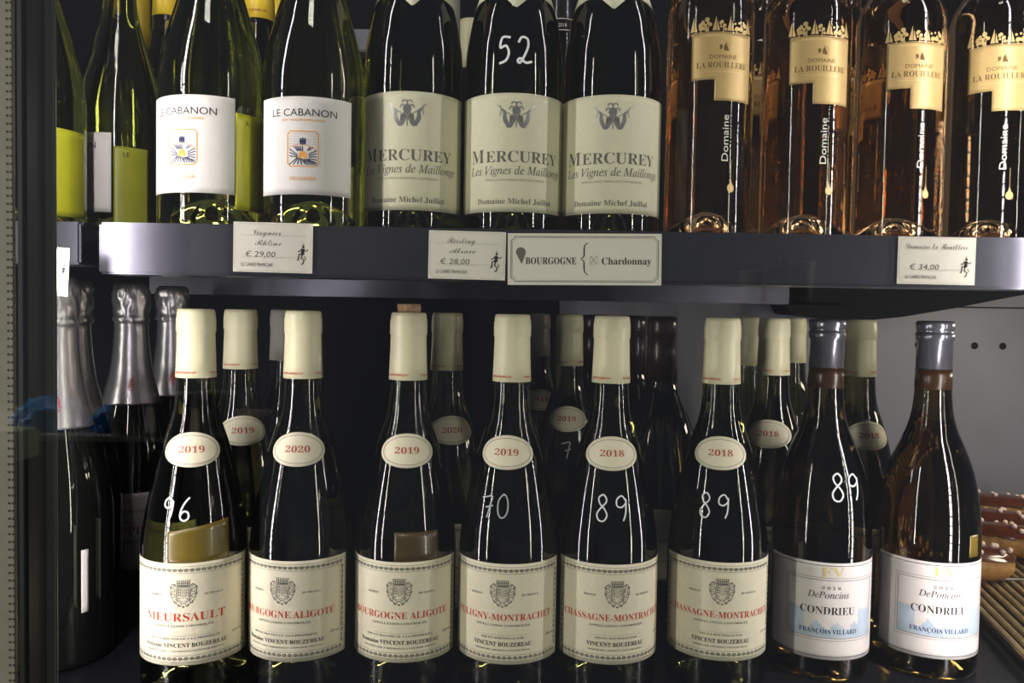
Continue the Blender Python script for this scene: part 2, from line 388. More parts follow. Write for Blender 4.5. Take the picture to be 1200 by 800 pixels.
def cabanon_art():
    p = Print()
    p.text('ink', 'LE CABANON', 'sans', 0, 83.5, 5.4, 51, res=3)
    p.text('orange_ink', 'IGP MEDITERRANEE', 'sans', 0, 79.6, 1.8, 33)
    u0, u1, v0, v1 = -11.5, 11.5, 46, 72; O = 'orange_ink'; c = 2
    p.stroke(O, [(u0 + c, v0), (u1 - c, v0), (u1, v0 + c), (u1, v1 - c), (u1 - c, v1), (u0 + c, v1), (u0, v1 - c), (u0, v0 + c)], .8, closed=True)
    rnd = random.Random(3)
    for i in range(11):
        for j in range(5):
            if abs(i - 5) <= 1 and j < 4: continue
            p.dot('navy', u0 + 2 + i * 1.9 + (j % 2) * .6, 62.5 + j * 1.9, .32, 5)
    for dx in (-1.6, 0, 1.6): p.dot('navy', dx, 64.5, .8, 8, 2.6 + (dx == 0) * .5)
    p.stroke(O, spl([(u0 + 1, 60), (-4, 62), (2, 61.8), (u1 - 1, 58.5)]), .5)
    for i in range(5):                                           # ploughed fields running to the hut
        p.stroke('navy', [(-10, 58.8 - i * 2.6), (-4.2 + i * .3, 54.6 - i * .9)], .75) if i < 3 else None
        p.stroke('navy', [(-10.2 + i * 3.2, 47.2), (-4 + i * .8, 52.2 - i * .15)], .75)
        p.stroke('navy', [(10.3, 58 - i * 2.3), (4.4, 55 - i * 1.1)], .75)
        p.stroke('navy', [(10 - i * 1.9, 47.2), (4.2 - i * .8, 51.4)], .65)
        p.stroke('navy', [(-7 + i * 1.7, 61), (-3.6 + i * .9, 57.4)], .7)
        if i > 2: p.stroke('navy', [(7.6 - (i - 3) * 2, 60.6), (4.4 - (i - 3) * 1.2, 57.8)], .7)
    p.poly('orange_ink', [(-3, 51.8), (3, 51.8), (3, 55.2), (1.8, 56.8), (0, 57.4), (-1.8, 56.8), (-3, 55.2)])
    p.dot('gold_ink', 0, 52.6, 1.0)
    p.text('orange_ink', 'VIOGNIER', 'sans', 0, 35.4, 2.9, 21)
    return p
def condrieu_art():
    p = Print()
    p.L['blue_wash'] = ([], [])
    p.stroke('ink', [(-55.5, 21.6), (50, 21.6), (50, 96.6), (-55.5, 96.6)], .5, closed=True, mx=3)
    for q, w_ in ((0, .3), (2, .45)):
        p.stroke('grey_ink', [(-37 + q, 35 + q), (42 - q, 35 + q), (42 - q, 86.5 - q), (-37 + q, 86.5 - q)], w_, closed=True, mx=3)
    rnd = random.Random(5)
    for s0, s1 in ((-34.5, -6), (-6, 12), (12, 39.5)):           # blue wash, a torn-edged band low in the frame
        n = int((s1 - s0) / 1.5)
        for i in range(n):
            a = s0 + (s1 - s0) * i / n; b = s0 + (s1 - s0) * (i + 1) / n
            hh = 60 if (a < -22 or a > 24) else (47 + 3 * math.sin(a * .4))
            p.poly('blue_wash', [(a, 37.5), (b, 37.5), (b, hh + rnd.uniform(-1.5, 1.5)), (a, hh + rnd.uniform(-1.5, 1.5))])
    p.text('gold_ink', 'FV', 'sb', 1, 87.5, 8, 18, thin=.3)
    p.text('grey_ink', '2 0 1 8', 'sb', 0, 77.2, 2.4, 15)
    p.text('ink', 'DePoncins', 'si', -2, 70, 5.2, 33)
    p.text('ink', 'CONDRIEU', 'sb', -2, 56.5, 6.2, 44, thin=.18)
    p.text('navy', 'FRANÇOIS VILLARD', 'sb', -1, 40.6, 3.7, 47)
    return p

GL = {}
def bottle_base(name, x, Y, zshelf, kind, glass, label, group, cat='bottle'):
    t = empty(name, (x, Y, zshelf), label, cat, group); body(kind, M[glass], t); return t
CAPS = [(243, 15.0), (243.1, 15.55), (260, 14.9), (277, 14.4), (278.5, 14.4), (279.5, 15.0), (290, 14.9), (292, 14.4), (293, 14.5), (296.2, 13.9), (297, 12.5), (297.1, 6)]
def capsule(t, m, shift=0, seg=40, text='BOUZEREAU', phi=0.0, ink='red_ink', P=None):
    c = lathe('capsule', [(h + shift, r) for h, r in (P or CAPS)], M[m], t, seg)
    if text:
        p = Print()
        p.text(ink, text, 'sb', -13, 246.5 + shift, 1.6, 19); p.text(ink, 'VINCENT', 'sb', 14, 246.5 + shift, 1.6, 15); p.text(ink, text, 'sb', 38, 246.5 + shift, 1.6, 19)
        W = lambda u, v, off: Vector(((15.55 + off) / 1000 * math.sin(phi + u / 15.5), -(15.55 + off) / 1000 * math.cos(phi + u / 15.5), v / 1000))
        p.build(W, c, .12)
    return c
DIG = {  # marker digits in a 10 x 16 box
    '9': [[(7.5, 12.5), (5, 15.5), (1.8, 13.5), (1.6, 9.8), (4.4, 8.6), (7.4, 11), (7.7, 13.5), (7.4, 8), (6.8, 4), (5.4, .5)]],
    '6': [[(8.5, 16), (5, 12), (2.4, 6), (2.6, 1.6), (5.2, 0), (7.8, 2), (7.4, 5.6), (4.6, 6.4), (2.6, 4)]],
    '7': [[(0, 12.5), (2.8, 13), (8, 14), (7.2, 9), (6.2, 4), (5.2, -.5)], [(3.6, 6.2), (9, 8)]],
    '0': [[(5.2, 15.5), (2.2, 12), (1.6, 6), (3, 1), (5.8, .4), (8.2, 4), (8.6, 10), (7.2, 14.6), (4.6, 15.8)]],
    '8': [[(7.6, 13.6), (5.4, 16), (2.6, 14), (3.4, 10.6), (6.4, 7.4), (8, 3.6), (6, .2), (3, .8), (2, 4.4), (4.2, 8), (7.2, 11.2), (7.6, 13.6)]],
    '5': [[(8.8, 15.4), (4, 15.6), (2.8, 9.6), (6.2, 10.6), (8, 6.4), (6.4, 2), (2.4, .2)]],
    '2': [[(1.6, 12.5), (3.6, 15.8), (7, 15), (7.4, 10.5), (5, 4.5), (2.6, .6), (1.2, 1.8), (3, 3.2), (6, .8), (9.8, 1.8)]],
}
def chalk(t, kind, s, phi, v, h=16, wd=1.1, gap=11, ink='chalk', name='marker_price', slant=0.0):
    p = Print(); k = h / 16
    for i, ch in enumerate(s):
        for st in DIG[ch]:
            p.stroke(ink, spl([((i - len(s) / 2) * gap * k + x * k + slant * y * k, v + y * k) for x, y in st], 5), wd, mx=2)
    o_phi = phi
    p.build(Wrap(kind, o_phi, v + h / 2), t, .14, {ink: name})

def alpha(px, c, r): return math.asin(max(-.99, min(.99, (px - c) / r)))
def bearing(x, Y): return math.atan2(x, Y)

LOWER_Z, UPPER_Z = -0.299, 0.0604

# ================================================================ THE SETTING
WALL_Y = 1.17
wb = box('wall_back', (-1.3, WALL_Y + .003, -0.75), (1.6, WALL_Y + .03, 0.95), M['wall_shaded']); tag(wb, 'slate grey back panel of the wine cabinet with small round holes', kind='structure')
box('wall_lit_part', (at(655, 400, WALL_Y).x, WALL_Y, -.74), (1.55, WALL_Y + .0029, .045), M['wall'], wb)  # lit part of the one back wall, set off from the shade by colour
hx = [at(1030, 405, WALL_Y).x, at(1105, 405, WALL_Y).x, at(1142, 405, WALL_Y).x, at(1175, 405, WALL_Y).x]
hz = at(1142, 405, WALL_Y).z
hole0 = None
for i in range(-2, 4):
    x = hx[2] + (hx[3] - hx[2]) * (i if i else 0)
    V = []; Fc = []; n = 20
    for (rr, yy) in ((.0050, -.0004), (.0042, -.0009), (.0036, -.0002)):
        V += [(rr * math.cos(2 * math.pi * k / n), yy, rr * math.sin(2 * math.pi * k / n)) for k in range(n)]
    for j in range(2):
        for k in range(n): Fc.append((j * n + k, j * n + (k + 1) % n, (j + 1) * n + (k + 1) % n, (j + 1) * n + k))
    Fc.append(tuple(range(2 * n, 3 * n)))
    if hole0 is None: hole0 = mesh('screw_hole', V, Fc, M['hole'], wb); h = hole0
    else: h = hole0.copy(); COL.objects.link(h); h.parent = wb
    h.location = (x, WALL_Y - .0002, hz)
seam_z = at(1150, 361, WALL_Y).z
mesh('panel_seam', *(lambda a, b: ([(a, WALL_Y - .001, seam_z), (b, WALL_Y - .001, seam_z), (b, WALL_Y - .001, seam_z + .002), (a, WALL_Y - .001, seam_z + .002)], [(0, 1, 2, 3)]))(at(980, 361, WALL_Y).x, 1.3), M['hole'], wb)
fl = box('floor', (-1.3, .40, -.78), (1.6, 1.2, -.75), M['rubber']); tag(fl, 'dark cabinet bottom under the lowest shelf', kind='structure')

def shelf(name, x0, x1, y0, y1, ztop, hface, label, group='dark steel bottle shelves'):
    t = empty(name, (0, 0, 0), label, 'shelf', group)
    box('shelf_deck', (x0, y0 + .002, ztop - .004), (x1, y1, ztop), M['shelf_top'], t)
    box('front_lip', (x0, y0 - .004, ztop - hface), (x1, y0 + .0015, ztop + .0), M['shelf'], t, .0018)
    box('lower_return', (x0 + .002, y0 + .0016, ztop - hface), (x1 - .002, y0 + .035, ztop - hface + .003), M['shelf'], t, .0008)
    return t
SF = .605
zt = at(600, 270, SF).z
su = shelf('bottle_shelf', at(118, 290, SF).x, .62, SF, WALL_Y - .002, UPPER_Z, UPPER_Z - at(600, 329, SF).z, 'upper dark steel shelf with deep satin front lip carrying the upper bottle row')
shelf('bottle_shelf', -.75, at(97, 290, SF + .0).x, SF, WALL_Y - .002, UPPER_Z, UPPER_Z - at(97, 310, SF).z, 'short end of a grey steel shelf between door post and gap')
box('shelf_rail', (at(118, 330, .9).x, 1.02, at(600, 351, 1.02).z), (at(925, 352, 1.02).x, 1.035, .036), M['shelf'], su, .001)
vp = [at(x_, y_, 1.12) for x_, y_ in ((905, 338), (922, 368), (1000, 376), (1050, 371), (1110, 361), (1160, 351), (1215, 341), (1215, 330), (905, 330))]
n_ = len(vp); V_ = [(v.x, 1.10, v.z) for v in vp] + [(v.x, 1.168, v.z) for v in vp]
mesh('under_shelf_shadow', V_, [tuple(range(n_))[::-1], tuple(range(n_, 2 * n_))] + [(k, (k + 1) % n_, (k + 1) % n_ + n_, k + n_) for k in range(n_)], M['wall_shaded'], su)  # dark panel standing in for the shelf's shadow on the back wall
sl = empty('bottle_shelf', (0, 0, 0), 'lower black shelf deck under the burgundy bottles', 'shelf', 'dark steel bottle shelves')
box('shelf_deck', (-.75, .56, LOWER_Z - .02), (.95, WALL_Y - .002, LOWER_Z), M['shelf_top'], sl, .001)
box('front_lip', (-.75, .553, LOWER_Z - .03), (.95, .5595, LOWER_Z + .001), M['shelf'], sl, .001)
# bracket on the back panel
bk = tag(box('wall_bracket', (at(413, 50, 1.15).x, 1.135, at(425, 64, 1.15).z), (at(441, 50, 1.15).x, 1.169, at(425, 38, 1.15).z), M['wall'], None, .002), 'small grey block on the back panel left of the upper silver emblem bottles', 'bracket')

# door post and gasket at the left
pY = .50
dp = empty('trim_1', (0, 0, 0), None, None); tag(dp, 'brushed grey door post at the left edge', kind='structure')
box('post_panel', (at(30, 400, pY).x, pY, -.6), (at(65, 400, pY).x, pY + .003, .6), M['post'], dp, .001)
box('gasket', (at(19, 400, pY - .02).x, pY - .02, -.6), (at(30.5, 400, pY - .02).x, pY + .01, .6), M['rubber'], dp, .002)
box('perforated_cover', (at(-12, 400, pY).x, pY - .002, -.6), (at(18.5, 400, pY).x, pY + .001, .6), M['strip'], dp, .0005)
V = []; Fc = []; z_ = -.42
while z_ < .42:
    for px_ in (9.5, 14.0):
        c_ = at(px_, 400, pY - .0023); n_ = len(V); V += [(c_.x + .0008 * math.cos(k * math.pi / 3), pY - .0023, z_ + .0008 * math.sin(k * math.pi / 3)) for k in range(6)]; Fc.append(tuple(range(n_, n_ + 6))[::-1])
    z_ += .0048
tag(mesh('perforations', V, Fc, M['dots'], dp), kind='stuff')

def led_strip(x, y, facing, label, strength_mat, housing=True):
    t = empty('led_strip', (x, y, 0), label, 'light strip', 'door side light strips')
    fx, fy = math.cos(facing), math.sin(facing)                     # direction the diodes face
    rx, ry = -fy, fx
    def pt(a, b, z): return (a * rx + b * fx, a * ry + b * fy, z)
    V = [pt(a, b, z) for z in (-.55, .62) for a, b in ((-.009, -.004), (.009, -.004), (.009, 0), (-.009, 0))]
    mesh('housing', V, [(0, 1, 2, 3), (7, 6, 5, 4), (0, 4, 5, 1), (1, 5, 6, 2), (2, 6, 7, 3), (3, 7, 4, 0)], M['strip'], t)
    V = []; Fc = []; z = -.50
    while z < .58:
        n = len(V); V += [pt(a, .0012, zz) for a, zz in ((-.005, z), (.005, z), (.005, z + .0095), (-.005, z + .0095))]
        V += [pt(a, .0001, zz) for a, zz in ((-.005, z), (.005, z), (.005, z + .0095), (-.005, z + .0095))]
        Fc += [(n, n + 1, n + 2, n + 3)]
        z += .012
    d = mesh('diodes', V, Fc, strength_mat, t); tag(d, 'row of lit white diodes', kind='stuff')
    V = []; Fc = []
    z = -.54
    while z < .6:
        for a in (-.004, .003):
            n = len(V); V += [pt(a + .0009 * math.cos(k * math.pi / 3), -.0042, z + .0009 * math.sin(k * math.pi / 3)) for k in range(6)]; Fc.append(tuple(range(n, n + 6)))
        z += .0055
    tag(mesh('perforations', V, Fc, M['dots'], t), kind='stuff')
    return t
led_strip(at(9, 400, .53).x, .53, math.radians(55), 'beige perforated light strip at the very left edge beside the black gasket', M['led'])
led_strip(.402, .572, math.radians(128), 'vertical light strip just beyond the right edge of the view', M['led'])

# ================================================================ BOTTLES, LOWER ROW
lbl = lambda t, W, art, u0=-55, u1=55, v0=27.5, v1=105.5, m='cream', name='front_label', **k: (lambda q: (art.build(W, q, .36), q)[1])(patch(name, W, u0, u1, v0, v1, M[m], t, **k))
G1 = 'front row of white burgundy bottles on the lower shelf'
rowA = [  # body centre px at y 720, depth, emblem px, half width px, capsule m, year, oval px, price, appellation
    (229, .650, 216, 62, '2019', 224, 'MEURSAULT', 62, True, 6.2, 'front burgundy bottle marked 96 with Meursault label, brightest at the left end'),
    (353, .660, 333, 57, '2020', 348, 'BOURGOGNE ALIGOTÉ', 83, True, 5.4, 'front burgundy bottle with 2020 oval and red Bourgogne Aligoté label'),
    (475, .662, 468, 57, '2019', 477, 'BOURGOGNE ALIGOTÉ', 83, True, 5.4, 'front burgundy bottle with bare cork standing out of its cream capsule'),
    (595, .662, 589, 57, '2019', 593, 'PULIGNY-MONTRACHET', 86, False, 5.2, 'front burgundy bottle marked 70 with Puligny-Montrachet label'),
    (710, .665, 722, 57, '2018', 718, 'CHASSAGNE-MONTRACHET', 92, False, 5.2, 'front Chassagne-Montrachet bottle marked 89, beside the 70 bottle'),
    (838, .675, 845, 57, '2018', 845, 'CHASSAGNE-MONTRACHET', 92, False, 5.2, 'front Chassagne-Montrachet bottle marked 89, beside the white-labelled Condrieu bottle'),
]
for i, (cx, Y, ex, hw, yr, ox, nm, wd, dom, cap, lab) in enumerate(rowA):
    x = at(cx, 720, Y).x; be = bearing(x, Y)
    t = bottle_base('wine_bottle', x, Y, LOWER_Z, 'burgundy', 'dark_glass', lab, G1)
    capsule(t, 'capsule', phi=-be + .25)
    ph = -be + alpha(ex, cx, hw)
    W = Wrap('burgundy', ph); lbl(t, W, burgundy_art(nm, wd, dom, cap))
    oc = at(cx, 720, Y); ocx = 600 + (cx - 600) * 1.0
    # bottle axis pixel at the height of the oval
    p3 = CM.inverted() @ Vector((x, Y, LOWER_Z + .189)); ax = 600 + F * p3.x / -p3.z
    po = -be + alpha(ox, ax, 44)
    Wo = Wrap('burgundy', po, 189)
    o = oval(Wo, 0, 189, 22.3, 13.0, M['cream'], t); vintage_art(yr, 22.3, 13.0, 189).build(Wo, o, .42)
    pr = [('96', 210, 'chalk', 17, 137), None, None, ('70', 581, 'faint_chalk', 18, 140), ('89', 720, 'faint_chalk', 20, 138), ('89', 840, 'faint_chalk', 19, 139)][i]
    if pr:
        s, px, ink, h, v = pr; p3 = CM.inverted() @ Vector((x, Y, LOWER_Z + .145)); ax = 600 + F * p3.x / -p3.z
        chalk(t, 'burgundy', s, -be + alpha(px, ax, 53), v, h, 1.15 if i else 1.3, 12.5 if i > 3 else 11, ink if i in (0, 3) else 'chalk')
    if i == 0: patch('back_label', Wrap('burgundy', -be + .10), -25, 22, 105, 136, M['back_amber'], t, off=.05, top=lambda u: 129 + (u + 25) * .15)
    if i == 2: patch('back_label', Wrap('burgundy', -be + .12), -14, 22, 105, 128, M['back_dim'], t, off=.05)
    if i == 2: lathe('cork', [(296, 8), (297, 9.4), (303, 9.6), (303.8, 9)], M['cork'], t, 24)

def condrieu(cx, Y, tx, lab, marked):
    x = at(cx, 720, Y).x; be = bearing(x, Y)
    t = bottle_base('wine_bottle', x, Y, LOWER_Z, 'slope', 'brown_glass', lab, 'white labelled Condrieu bottles')
    c = lathe('capsule', [(256, 13.9), (256.1, 14.35), (280, 14.2), (281, 15.3), (286, 15.5), (287, 14.6), (289, 14.5), (290, 15.3), (295, 15.3), (297, 14.2), (297.3, 10), (297.2, 5)], M['grey_capsule'], t, 40)
    lathe('cork', [(239, 14.8), (239.1, 14.9), (248, 14.7), (256, 14.45), (256.05, 10)], M['amber'], t, 40)
    ph = -be + alpha(tx, cx, 60); W = Wrap('slope', ph)
    lbl(t, W, condrieu_art(), -58, 52, 19, 99, 'pink_white')
    if marked: chalk(t, 'slope', '89', -be + alpha(985, 958, 50), 149, 22, 1.4, 11, 'chalk', slant=0)
    else:
        patch('back_label', Wrap('slope', -be), 35, 47, 103, 121, M['back_amber'], t, off=.05)
condrieu(959, .70, 973, 'Condrieu bottle marked 89 with white label and grey capsule', True)
condrieu(1084, .705, 1103, 'unmarked Condrieu bottle at the right end beside the pastries', False)

# second and third rows, lower shelf: px of axis at capsule, py, depth
def back_burg(px, Y, oval_px, year, lab, capm='capsule', text='BOUZEREAU', group='burgundy bottles behind the lower front row', glass='dark_glass', price=None, label=None):
    p = at(px, 400, Y); x = p.x; be = bearing(x, Y)
    t = bottle_base('wine_bottle', x, Y, LOWER_Z, 'burgundy', glass, lab, group)
    capsule(t, capm, phi=-be + .2, text=text, seg=32)
    if oval_px:
        p3 = CM.inverted() @ Vector((x, Y, LOWER_Z + .189)); ax = 600 + F * p3.x / -p3.z
        po = -be + alpha(oval_px, ax, 29 / Y); Wo = Wrap('burgundy', po, 189)
        o = oval(Wo, 0, 189, 22.3, 13.0, M['cream'], t); vintage_art(year, 22.3, 13.0, 189).build(Wo, o, .42)
    if price: chalk(t, 'burgundy', price, -be, 150, 18, 1.1, 11, 'faint_chalk')
    if label: lbl(t, Wrap('burgundy', -be + label), burgundy_art('BOURGOGNE', 60, True, 5.4))
    return t
back_burg(282, .750, 285, '2019', 'second row bottle with half hidden 19 oval, between the Meursault and the 2020 bottle', label=.2)
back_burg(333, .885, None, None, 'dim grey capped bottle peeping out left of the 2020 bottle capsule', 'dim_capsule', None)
back_burg(524, .775, 531, '2020', 'second row bottle whose 2020 oval shows between the corked bottle and the 70 bottle', label=-.2)
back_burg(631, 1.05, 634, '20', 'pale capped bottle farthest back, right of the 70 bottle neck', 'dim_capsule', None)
back_burg(667, .870, 664, '2019', 'rear bottle marked 7 with 2019 oval between the Puligny and first Chassagne bottles', price='7')
back_burg(907, .785, 900, '2018', 'second row bottle with 2018 oval just left of the marked Condrieu bottle', label=.1)
back_burg(1008, .785, 1020, '2018', 'second row bottle with 2018 oval between the two Condrieu bottles', label=.1)
back_burg(878, .93, None, None, 'rear bottle capsule squeezed right of the second Chassagne bottle neck', 'capsule', None)
back_burg(930, 1.0, None, None, 'rear cream capsule showing as a sliver left of the Condrieu neck', 'capsule', None)
def red_bottle(px, Y, lab, labelpos=None):
    p = at(px, 400, Y); x = p.x; be = bearing(x, Y)
    t = bottle_base('wine_bottle', x, Y, LOWER_Z - 0, 'full', 'black_glass', lab, 'plum capped red wine bottles at the back of the lower shelf')
    lathe('capsule', [(232, 16), (232.1, 16.6), (262, 14.9), (276, 14.6), (277, 15.4), (290, 15.3), (296.5, 14.6), (297, 9)], M['purple_capsule'], t, 32)
    if labelpos is not None:
        p_ = Print(); p_.rect('faint_ink', -34, 60, 34, 60.6); p_.text('grey_ink', 'GRAND VIN DE BOURGOGNE', 'sb', 0, 78, 4, 52); p_.stroke('grey_ink', [(-36, 42), (36, 42), (36, 108), (-36, 108)], .5, closed=True)
        lbl(t, Wrap('full', -be + labelpos), p_, -38, 38, 40, 110)
red_bottle(742, .915, 'plum capped dark bottle right behind the first Chassagne neck')
red_bottle(776, .825, 'plum capped dark bottle with cream label in the gap between both Chassagne bottles', 0.0)
red_bottle(695, .997, 'dark capped bottle hidden behind the first Chassagne capsule')

# champagne at the left
def champagne(px, Y, lab, turn=None, side=None):
    p = at(px, 400, Y); x = p.x; be = bearing(x, Y)
    t = bottle_base('champagne_bottle', x, Y, LOWER_Z, 'champagne', 'black_glass', lab, 'foil necked champagne bottles at the left end')
    def jit(h, a):
        k = 1.1 if h > 282 else .12
        return k * noise.noise(Vector((math.cos(a) * 4, math.sin(a) * 4, h * .16 + px))) * 1.6 + (k * .5 * math.sin(a * 9 + h * .3) if h > 282 else 0)
    P = [(196, 27.8), (196.1, 28.8), (212, 25.2), (230, 20.9), (255, 17.9), (275, 16.6), (281, 16.8), (284, 18.6), (287, 17.0), (292, 17.4), (300, 18), (308, 18.4), (314, 18.2), (319, 16.8), (322, 13), (322.2, 5)]
    f = lathe('neck_foil', smooth_profile(P, 3), M['silver_foil'], t, 48, jit)
    p_ = Print(); 
    for k in range(3): p_.arc('red_ink', 0, 214 + k * 3, 3.2 - k * .7, 3, 0, 330, .6, 14)
    p_.stroke('red_ink', [(0, 208), (0, 224)], .8)
    W = lambda u, v, off: Vector(((27.6 - (v - 205) * .22 + off) / 1000 * math.sin(-be + u / 25), -(27.6 - (v - 205) * .22 + off) / 1000 * math.cos(-be + u / 25), v / 1000))
    p_.build(W, f, .25, {'red_ink': 'foil_emblem'})
    if side:
        a, b, v0, v1 = side; patch('side_label', Wrap('champagne', -be + math.radians((a + b) / 2)), -math.radians(b - a) * 22, math.radians(b - a) * 22, v0, v1, M['pink_white'], t)
    if turn is not None:
        p_ = Print(); p_.text('grey_ink', 'CHAMPAGNE', 'sans', 0, 88, 3.4, 38); p_.text('red_dark', 'DRAPPIER', 'sb', 0, 66, 8, 58, thin=.2); p_.text('ink', 'CARTE AVENTURE', 'sans', 0, 57, 3.6, 42); p_.stroke('grey_ink', [(-5, 78), (5, 78.5)], .8)
        lbl(t, Wrap('champagne', -be + turn), p_, -38, 38, 30, 108, 'pink_white')
    return t
champagne(154, .865, 'foil necked champagne bottle in the middle with red emblem and Drappier label'.replace('Drappier', 'red lettered'), turn=-.12)
champagne(202, .956, 'foil necked champagne bottle partly behind the Meursault capsule', turn=.1)
champagne(84, .775, 'champagne bottle with crinkled foil right of the door post, label turned aside', side=(20, 29, 52, 112))
champagne(66, .69, 'champagne bottle half hidden by the door post', side=(23, 31, 46, 98))

# ================================================================ BOTTLES, UPPER ROW
def back_art(text_='LE'):
    p = Print(); p.text('ink', text_, 'sans', -8, 84, 4.4); p.stroke('grey_ink', [(-12, 70), (12, 70)], .3); p.stroke('grey_ink', [(-12, 66), (8, 66)], .3); return p
def cabanon(cx, Y, deg, hw, lab, back=None, group='olive bottles with white square emblem labels', backtext='LE', backm='back_label'):
    x = at(cx, 200, Y).x; be = bearing(x, Y)
    t = bottle_base('wine_bottle', x, Y, UPPER_Z, 'olive', 'olive_glass', lab, group)
    ph = -be + math.radians(deg)
    lbl(t, Wrap('olive', ph), cabanon_art(), -39, 39, 25, 98, 'white')
    lathe('capsule', [(245, 14.6), (245.1, 15.2), (270, 14.6), (300, 14.4), (301, 10)], M['yellow_capsule'], t, 32)
    if back: 
        a, b, v0, v1 = back; mid = math.radians((a + b) / 2); hwid = math.radians(b - a) / 2 * 40.5
        W = Wrap('olive', -be + mid); q = patch('back_label', W, -hwid, hwid, v0, v1, M[backm], t, off=.2); 
        p_ = Print(); p_.text('ink', backtext, 'sans', -hwid * .3, v1 - 9, 4.2); p_.build(W, q, .3)
    return t
cabanon(248, .66, -31, 61, 'front olive bottle left of the upper shelf with white hut emblem label', (25, 66, 14, 88), backtext='A')
cabanon(367, .66, -11, 58, 'front olive bottle with white hut emblem label beside the silver emblem bottles')
cabanon(141, .80, -66, 46, 'olive bottle behind with its white label turned left, ON showing', (-8, 36, 12, 86), backm='back_olive')
cabanon(41, .72, -100, 46, 'olive bottle half hidden by the door post, yellow back label showing', (2, 70, 14, 88), backtext='')
cabanon(196, .885, 24, 42, 'olive bottle squeezed behind the front left olive bottle')
def yellow_cap(px, Y, lab):
    x = at(px, 20, Y).x
    t = bottle_base('wine_bottle', x, Y, UPPER_Z, 'olive', 'dark_glass', lab, 'yellow capped bottles at the back of the upper shelf')
    c = lathe('capsule', [(238, 15.3), (238.1, 16.2), (262, 15.2), (284, 14.8), (298, 14.6), (299, 8)], M['yellow_capsule'], t, 32)
    p_ = Print(); p_.text('red_dark', 'CHABLIS', 'sb', -2, 244, 2.4, 18)
    W = lambda u, v, off: Vector(((16.2 + off) / 1000 * math.sin(u / 16 + .3), -(16.2 + off) / 1000 * math.cos(u / 16 + .3), v / 1000)); p_.build(W, c, .3)
yellow_cap(160, .97, 'yellow capped bottle near the left of the upper back row')
yellow_cap(196, 1.09, 'yellow capped bottle seen between two olive bottles')
yellow_cap(304, .87, 'yellow capped bottle between the two front olive bottles')
yellow_cap(328, .97, 'yellow capped bottle just left of the second olive neck')

def collar(u):   # lower edge of the neck label, pointed in front
    a = abs(u)
    return 188.5 - 13 * max(0, 1 - a / 13) - max(0, a - 14) * .16
def mercurey(cx, Y, tx, lab, price=None):
    x = at(cx, 190, Y).x; be = bearing(x, Y)
    t = bottle_base('wine_bottle', x, Y, UPPER_Z, 'full', 'dark_glass', lab, 'dark bottles with silver emblem labels on the upper shelf')
    W = Wrap('full', -be + alpha(tx, cx, 57)); lbl(t, W, domaine_art(), -58, 58, 17, 108.5, 'green_cream')
    Wn = Wrap('full', -be + alpha(tx, cx, 57) * .5, 188)
    patch('neck_label', Wn, -46, 46, 190, 222, M['green_cream'], t, bot=collar, du=1.5)
    capsule(t, 'capsule', text=None)
    if price: chalk(t, 'full', price, -be + .02, 131, 21, 1.8, 12, 'chalk')
mercurey(484, .68, 477, 'dark Mercurey bottle beside the olive bottles, no price written on it')
mercurey(601, .68, 604, 'dark Mercurey bottle with 52 written on its shoulder', '52')
mercurey(715, .68, 717, 'dark Mercurey bottle beside the rosé bottles, above the Chardonnay sign')
def back_upper(px, Y, capm, lab, rings=False, group='capped bottles behind the silver emblem bottles'):
    x = at(px, 20, Y).x
    t = bottle_base('wine_bottle', x, Y, UPPER_Z, 'olive', 'dark_glass', lab, group)
    c = lathe('capsule', [(238, 15), (238.1, 15.9), (262, 15.1), (284, 14.8), (298, 14.6), (299, 8)], M[capm], t, 32)
    if rings:
        for z in (240, 252): lathe('white_ring', [(z, 15.7), (z + .05, 16.15), (z + .8, 16.1), (z + .85, 15.6)], M['card'], c, 32)
        p_ = Print(); p_.text('chalk', 'DOM. 2018', 'sans', -6, 243.5, 4, 22)
        W = lambda u, v, off: Vector(((15.85 + off) / 1000 * math.sin(u / 16), -(15.85 + off) / 1000 * math.cos(u / 16), v / 1000)); p_.build(W, c, .2)
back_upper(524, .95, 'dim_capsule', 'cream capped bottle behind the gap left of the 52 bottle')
back_upper(552, 1.03, 'capsule', 'pale capped bottle behind the 52 bottle, farther back')
back_upper(658, .90, 'black_capsule', 'black capped bottle with two white rings right of the 52 bottle', True)

def tree_row(p):
    rnd = random.Random(11)
    for i in range(9):
        u = -24 + i * 5.8
        k = rnd.choice((0, 1, 1))
        if k == 0 or i == 0: p.poly('gold', [(u - 2.6, 162.5), (u + .5, 162.5), (u + .2, 174)]); p.poly('gold', [(u + .9, 162.5), (u + 3.2, 162.5), (u + 1.0, 171)])
        else:
            for j in range(6): p.dot('gold', u + rnd.uniform(-2.2, 2.2), 163 + rnd.uniform(0, 8), rnd.uniform(.9, 1.9), 7)
            p.stroke('gold', [(u, 160), (u, 166)], .8)
    p.stroke('gold', [(-25, 161.2), (26, 161.2)], .5)
def rose_art():
    p = Print()
    p.poly('brown_ink', [(-3, 147), (-1, 149), (-1.5, 151.5), (-3.6, 151)]); p.poly('brown_ink', [(0, 147), (4, 146.6), (3, 150), (1.6, 153), (0, 150)]); p.stroke('brown_ink', [(4.6, 147), (4.6, 152), (1, 153.5)], .3)
    p.text('brown_ink', 'DOMAINE', 'sans', 0, 140.5, 3.2, 22); p.text('brown_ink', 'LA ROUILLERE', 'sb', 0, 133.6, 4.5, 42, thin=.2)
    p.stroke('gold_ink', [(-16, 130.5), (16, 130.5)], .3)
    return p
